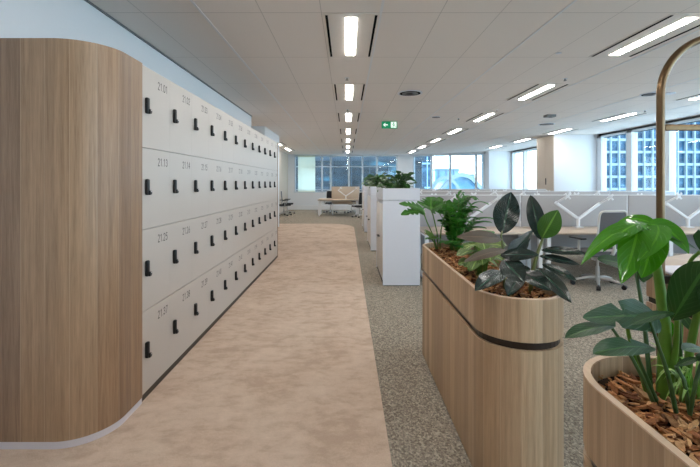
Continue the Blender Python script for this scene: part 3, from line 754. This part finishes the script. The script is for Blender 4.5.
units = [(5.24, 6.42, 'nearest of the tall white storage units, end panel facing the viewer, plants on top'),
         (7.94, 9.3, 'second white storage unit back along the walkway, partly behind the nearest'),
         (11.0, 12.5, 'third and farthest white storage unit along the walkway')]
for a, b, l in units: unit(a, b, l)
def bush(x, y, z, n, H, W, label, seed, Ls=.11):
    t = empty('leafy_plant', (x, y, z), label, 'plant', 'leafy green plants on the white storage units')
    rnd = random.Random(seed); lf = MB(); st = MB()
    for k in range(n):
        a = rnd.uniform(0, 2 * PI); h = H * rnd.uniform(.15, 1); r = W * math.sqrt(rnd.random()) * (1 - .3 * h / H)
        b0 = V((math.cos(a) * r * .25, math.sin(a) * r * .25, .003)); b1 = V((math.cos(a) * r, math.sin(a) * r, h))
        st.tube([b0, V((b1.x * .5, b1.y * .5, h * .7)), b1], .004, 5)
        a2 = a + rnd.uniform(-.8, .8); L_ = Ls * rnd.uniform(.7, 1.2)
        tp = b1 + V((math.cos(a2) * L_ * .85, math.sin(a2) * L_ * .85, rnd.uniform(-.6, .45) * L_))
        leaf(lf, b1, tp, L_ * .62, (math.cos(a2) * .4, math.sin(a2) * .4 - .4, 1), .15, .15, prof_oval, 8, 4)
    lf.build('foliage', L_ZZ, t); st.build('stem', STEM_D, t)
bush(.72, 5.52, 1.245, 70, .24, .18, 'right-hand bushy green plant atop the nearest white storage unit', 21, .13)
bush(.64, 6.08, 1.245, 64, .20, .17, 'farther bushy green plant atop the nearest white storage unit', 22)
bush(.66, 8.3, 1.245, 64, .27, .2, 'bushy green plant on the near end of the second white storage unit', 23, .13)
bush(.66, 8.95, 1.245, 60, .27, .2, 'bushy green plant on the far end of the second white storage unit', 24, .13)
bush(.68, 11.6, 1.245, 46, .26, .24, 'bushy green plant on the farthest white storage unit', 25, .13)

# ------------------------------------------------------------------ desks
def desk_proto():
    t = empty('desk', (0, 0, 0), 'x', 'desk', 'oak-topped desks')
    MB().box(.01, 1.655, 0, .80, .65, .675, .003, 1).build('desktop', W_DESK, t)
    for x in (.03, 1.585):
        MB().box(x, x + .05, .06, .11, .04, .62).box(x, x + .05, .66, .71, .04, .62).box(x, x + .05, .05, .72, .0, .04).box(x, x + .05, .05, .72, .615, .65).build('leg', WHITE_MET, t)
    MB().box(.08, 1.585, .38, .42, .60, .645).build('crossbar', WHITE_MET, t)
    return t
def arm_proto():
    t = empty('monitor_arm', (0, 0, 0), 'x', 'monitor arm', 'white dual monitor arms')
    MB().box(-.06, .06, -.05, .05, 0, .012, .003).build('clamp', WHITE_MET, t)
    MB().cyl((0, 0, .01), (0, 0, .15), .025, 14).build('post', WHITE_MET, t)
    for s in (-1, 1):
        a = V((0, 0, .13)); b = V((s * .32, .03, .37)); c = V((s * .21, -.07, .475))
        if s > 0: b = V((.335, .03, .355)); c = V((.44, -.06, .46))
        ar = MB()
        d = (b - a); L = d.length; M = Matrix.Translation(a) @ d.to_track_quat('X', 'Z').to_matrix().to_4x4()
        ar.box(-.02, L + .02, -.018, .018, -.022, .022, .008, M=M)
        d = (c - b); L2 = d.length; M = Matrix.Translation(b) @ d.to_track_quat('X', 'Z').to_matrix().to_4x4()
        ar.box(-.015, L2, -.013, .013, -.014, .014, .005, M=M)
        ar.build('arm', WHITE_MET, t)
        p = MB(); y = c.y - .02
        for r_ in (PI / 4, -PI / 4):
            p.box(-.058, .058, -.004, .004, -.014, .014, .002, M=Matrix.Translation((c.x, y, c.z)) @ Matrix.Rotation(r_, 4, 'Y'))
        p.cyl((c.x, y - .004, c.z), (c.x, y + .02, c.z), .026, 14)
        p.build('mounting_plate', WHITE_MET, t)
    return t
def screen(x0, x1, y, z0, z1, mat, label, grp='grey fabric desk screens'):
    t = empty('desk_screen', ((x0 + x1) / 2, y, z0), label, 'desk screen', grp); h = (x1 - x0) / 2
    for s_ in (-1, 1): MB().box(s_ * (h - .05) - .025, s_ * (h - .05) + .025, -.02, .02, -z0, .02).build('foot', WHITE_MET, t)
    MB().box(-h + .012, h - .012, -.014, .014, 0, z1 - z0 - .004, .01).build('panel', mat, t)
    MB().box(-h + .006, h - .006, -.017, .017, z1 - z0 - .012, z1 - z0, .003).box(h - .012, h - .002, -.01, .01, .0, z1 - z0 - .01).build('edge_trim', WHITE_MET if mat is FABRIC else FABRIC_B, t)
    return t
D0, A0 = desk_proto(), arm_proto(); used = [0, 0]
def use(i, o, loc, rz, label):
    if used[i] == 0: used[i] = 1; o.location = loc; o.rotation_euler.z = rz; o['label'] = label; return o
    return dup(o, loc=loc, rz=rz, label=label)
bays = [1.04 + 1.67 * k for k in range(4)]
bn = ['first bay from storage unit', 'second bay behind rubber plants', 'third bay beyond brass post', 'last bay at right edge']
rown = ['nearest', 'second', 'third']
for r_, ys in enumerate((6.25, 9.2, 12.15)):
    for b_ in range(4):
        x = bays[b_]
        if r_ == 2 and b_ == 3: continue
        if b_ == 3: x1 = x + 1.5
        else: x1 = x + 1.67
        screen(x, x1, ys, .25, 1.167, FABRIC, 'grey felt desk screen, %s screen row, %s' % (rown[r_], bn[b_]))
        if b_ == 3 and r_: continue
        dy = .82
        if r_ < 2:
            dd = use(0, D0, (x, ys - .02 - dy, 0), 0, 'oak-topped desk, near side of %s screen row, %s' % (rown[r_], bn[b_]))
            dd = use(0, D0, (x + 1.67, ys + .02 + dy, 0), PI, 'oak-topped desk, far side of %s screen row, %s' % (rown[r_], bn[b_]))
            if b_ == 3:
                for q_ in bpy.data.objects:
                    if q_.get('label', '').endswith(bn[3]) and q_.get('category') == 'desk' and rown[r_] in q_['label']: q_.scale.x = .88
                dd.location.x = x + 1.67 * .88
        if r_ < 2:
            use(1, A0, (x + .81, ys - .16, .675), 0, 'white dual monitor arm, near side of %s screen row, %s' % (rown[r_], bn[b_]))
        if r_ < 2: use(1, A0, (x + .81, ys + .16, .675), PI, 'white dual monitor arm, far side of %s screen row, %s' % (rown[r_], bn[b_]))
# far cluster
t = use(0, D0, (-1.2, 16.1, 0), 0, 'far small desk in front of the dark window, near side')
use(0, D0, (.46, 17.75, 0), PI, 'far small desk in front of the dark window, window side')
screen(-.66, .53, 16.93, .45, 1.2, FABRIC_B, 'beige fabric desk screen on the far desks by the dark window', 'beige desk screen')
use(1, A0, (-.05, 16.75, .675), 0, 'white dual monitor arm on the far desk by the beige screen')

# ------------------------------------------------------------------ chairs (sitter faces +y)
def chair_proto(frame, mesh, name='task_chair'):
    t = empty(name, (0, 0, 0), 'x', 'office chair', 'office task chairs')
    base = MB(); base.cyl((0, 0, .065), (0, 0, .12), .035, 16)
    base.build('hub', SILVER, t)
    for k in range(5):
        a = 2 * PI * k / 5 + .3; c_, s_ = math.cos(a), math.sin(a)
        lg = MB().tube([(c_ * .02, s_ * .02, .10), (c_ * .12, s_ * .12, .105), (c_ * .24, s_ * .24, .08), (c_ * .29, s_ * .29, .065)], [.026, .022, .017, .014], 8).build('base_leg', SILVER, t)
        px, py = -s_ * .012, c_ * .012
        MB().cyl((c_ * .3 - px * 2, s_ * .3 - py * 2, .028), (c_ * .3 + px * 2, s_ * .3 + py * 2, .028), .028, 14).cyl((c_ * .29, s_ * .29, .03), (c_ * .29, s_ * .29, .066), .009, 8).build('caster', BLACK, lg)
    MB().cyl((0, 0, .11), (0, 0, .25), .026, 14).cyl((0, 0, .25), (0, 0, .38), .016, 12).build('gas_column', SILVER, t)
    MB().box(-.1, .1, -.14, .12, .365, .41, .015).build('mechanism', frame, t)
    MB().box(-.23, .23, -.2, .25, .41, .465, .024, 3).build('seat', mesh, t)
    # back: rounded rectangular frame around mesh panel
    pts = []; w0, w1 = .205, .19
    def q(u, v): 
        hw = w0 + (w1 - w0) * v; z = .50 + .50 * v; y = -.23 - .05 * v + .05 * (v - .5) ** 2 - .03 * (1 - u * u)
        return V((u * hw, y, z))
    loop = []
    for k in range(48):
        a = 2 * PI * k / 48; cx, sy = math.cos(a), math.sin(a); e = .28
        u = math.copysign(abs(cx) ** e, cx); v = .5 + .5 * math.copysign(abs(sy) ** e, sy); loop.append(q(u, v))
    loop.append(loop[0]); MB().tube(loop, .013, 8, cap=False).build('back_frame', frame, t)
    bk = MB(); nx, nz = 8, 10; vs = [q(-.93 + 1.86 * i / nx, .04 + .92 * j / nz) for j in range(nz + 1) for i in range(nx + 1)]
    o2 = [p + V((0, .012, 0)) for p in vs]; n_ = len(vs)
    fs = [[j * (nx + 1) + i, j * (nx + 1) + i + 1, (j + 1) * (nx + 1) + i + 1, (j + 1) * (nx + 1) + i] for j in range(nz) for i in range(nx)]
    bk.add(vs, fs, None, True); bk.add(o2, [f[::-1] for f in fs], None, True); bk.build('backrest', mesh, t)
    MB().tube([(0, -.08, .385), (0, -.22, .40), (0, -.285, .50), (0, -.285, .66)], [.026, .024, .02, .012], 10).build('back_support', frame, t)
    for s in (-1, 1):
        ar = MB().tube([(s * .2, -.02, .395), (s * .27, -.02, .41), (s * .28, -.02, .50), (s * .28, -.02, .62)], [.014, .016, .016, .014], 8).build('arm_post', frame, t)
        MB().box(s * .28 - .04, s * .28 + .04, -.12, .13, .62, .645, .012, 3).build('armrest', BLACK, ar)
    return t
C1 = chair_proto(plain('pale_chair_frame', srgb(200, 196, 190), .45), GREYMESH)
C1.location = (3.30, 5.27, 0); C1.rotation_euler.z = .12; C1['label'] = 'grey mesh task chair with pale frame, pulled up to the desks behind the monstera'
for x, l in ((3.1, 'grey task chair behind the nearest screens, tucked under the second bay'), (4.95, 'grey task chair behind the nearest screens, in the third bay right of the post'), (1.95, 'grey task chair behind the nearest screens, in the first bay')):
    dup(C1, loc=(x, 7.22, 0), rz=PI - .2, label=l)
C2 = chair_proto(SILVER, BLKMESH)
C2.location = (-2.62, 16.6, 0); C2.rotation_euler.z = -1.2; C2['label'] = 'black office chair at far left past the lockers, nearer of the pair'
dup(C2, loc=(-2.62, 17.6, 0), rz=-1.5, label='black office chair at far left past the lockers, farther of the pair')
dup(C2, loc=(.2, 18.15, 0), rz=PI - .5, label='black office chair on the window side of the far desks, right one')
dup(C2, loc=(.50, 15.75, 0), rz=.5, label='black office chair at the right of the far beige-screened desk')
dup(C2, loc=(-.75, 18.15, 0), rz=PI, label='black office chair on the window side of the far desks, left one')

# ------------------------------------------------------------------ brass arch stand with timber trough
t = empty('arch_stand', (1.662, 2.12, 0), 'brass tubular arch stand with crossbar and timber trough behind the monstera', 'stand')
Wd = 1.3; r = .0195; pts = [V((0, 0, 0)), V((0, 0, 1.2))]
Rr = .31; top = 2.125
for k in range(0, 17):
    a = PI - k / 16 * PI / 2; pts.append(V((Rr + Rr * math.cos(a), 0, top - Rr + Rr * math.sin(a))))
for k in range(0, 17):
    a = PI / 2 - k / 16 * PI / 2; pts.append(V((Wd - Rr + Rr * math.cos(a), 0, top - Rr + Rr * math.sin(a))))
pts.append(V((Wd, 0, 0)))
MB().tube(pts, r, 20).build('arch_tube', BRASS, t)
MB().box(.02, Wd - .02, -.008, .008, 1.627, 1.66, .003).build('crossbar', BRASS, t)
tro = MB().box(.05, Wd - .05, -.17, .17, .50, .675, .004).box(.05, Wd - .05, -.17, .17, .705, .865, .004).build('trough', W_DARK, t)
MB().box(.058, Wd - .058, -.16, .16, .67, .71).build('groove_band', BLACK, tro)
MB().box(.045, Wd - .045, -.175, .175, .865, .878, .003).build('top_panel', WHITE_LAM, t)
MB().box(.0, .06, -.02, .02, .82, .86).box(.0, .06, -.02, .02, .56, .60).box(Wd - .06, Wd, -.02, .02, .82, .86).build('bracket', BLACK, t)
# small timber table behind it
t = empty('side_table', (3.25, 3.6, 0), 'light oak square side table with a corner showing behind the brass post', 'table', None, .45)
MB().box(-.45, .45, -.35, .35, .60, .625, .004).build('table_top', W_DESK, t)
MB().cyl((0, 0, .02), (0, 0, .6), .03, 14).build('post', WHITE_MET, t); MB().cyl((0, 0, 0), (0, 0, .02), .24, 24).build('base', WHITE_MET, t)

# ------------------------------------------------------------------ light, camera, scale
w = bpy.data.worlds.new('World'); sc.world = w; w.use_nodes = True; nt = w.node_tree
bg = nt.nodes['Background']; tc = nt.nodes.new('ShaderNodeTexCoord'); sp = nt.nodes.new('ShaderNodeSeparateXYZ'); rp = nt.nodes.new('ShaderNodeValToRGB')
nt.links.new(tc.outputs['Generated'], sp.inputs[0]); nt.links.new(sp.outputs[2], rp.inputs[0]); nt.links.new(rp.outputs[0], bg.inputs[0])
rp.color_ramp.elements[0].position = 0; rp.color_ramp.elements[0].color = (.76, .90, 1, 1)
rp.color_ramp.elements[1].position = .8; rp.color_ramp.elements[1].color = (.42, .66, 1, 1)
bg.inputs[1].default_value = 4.4

done = set()
for o in list(bpy.data.objects):
    if o.type == 'MESH' and o.data.name not in done:
        o.data.transform(Matrix.Scale(S, 4)); done.add(o.data.name)
    o.location *= S
cam = bpy.data.cameras.new('Camera'); co = bpy.data.objects.new('Camera', cam); COL.objects.link(co)
co.location = (0, 0, EYE * S); co.rotation_euler = (PI / 2, 0, 0)
cam.sensor_width = 36; cam.lens = 36 * 400 / 700; cam.shift_x = 3 / 700; cam.shift_y = -50.5 / 700
cam.clip_start = .05; cam.clip_end = 600
sc.camera = co
sc.view_settings.view_transform = 'Standard'; sc.view_settings.look = 'None'; sc.view_settings.gamma = 1; sc.view_settings.use_curve_mapping = False
sc.view_settings.exposure = 0.52
sc.cycles.use_denoising = True
sc.cycles.max_bounces = 8; sc.cycles.diffuse_bounces = 5; sc.cycles.transparent_max_bounces = 12
sc.cycles.sample_clamp_indirect = 6
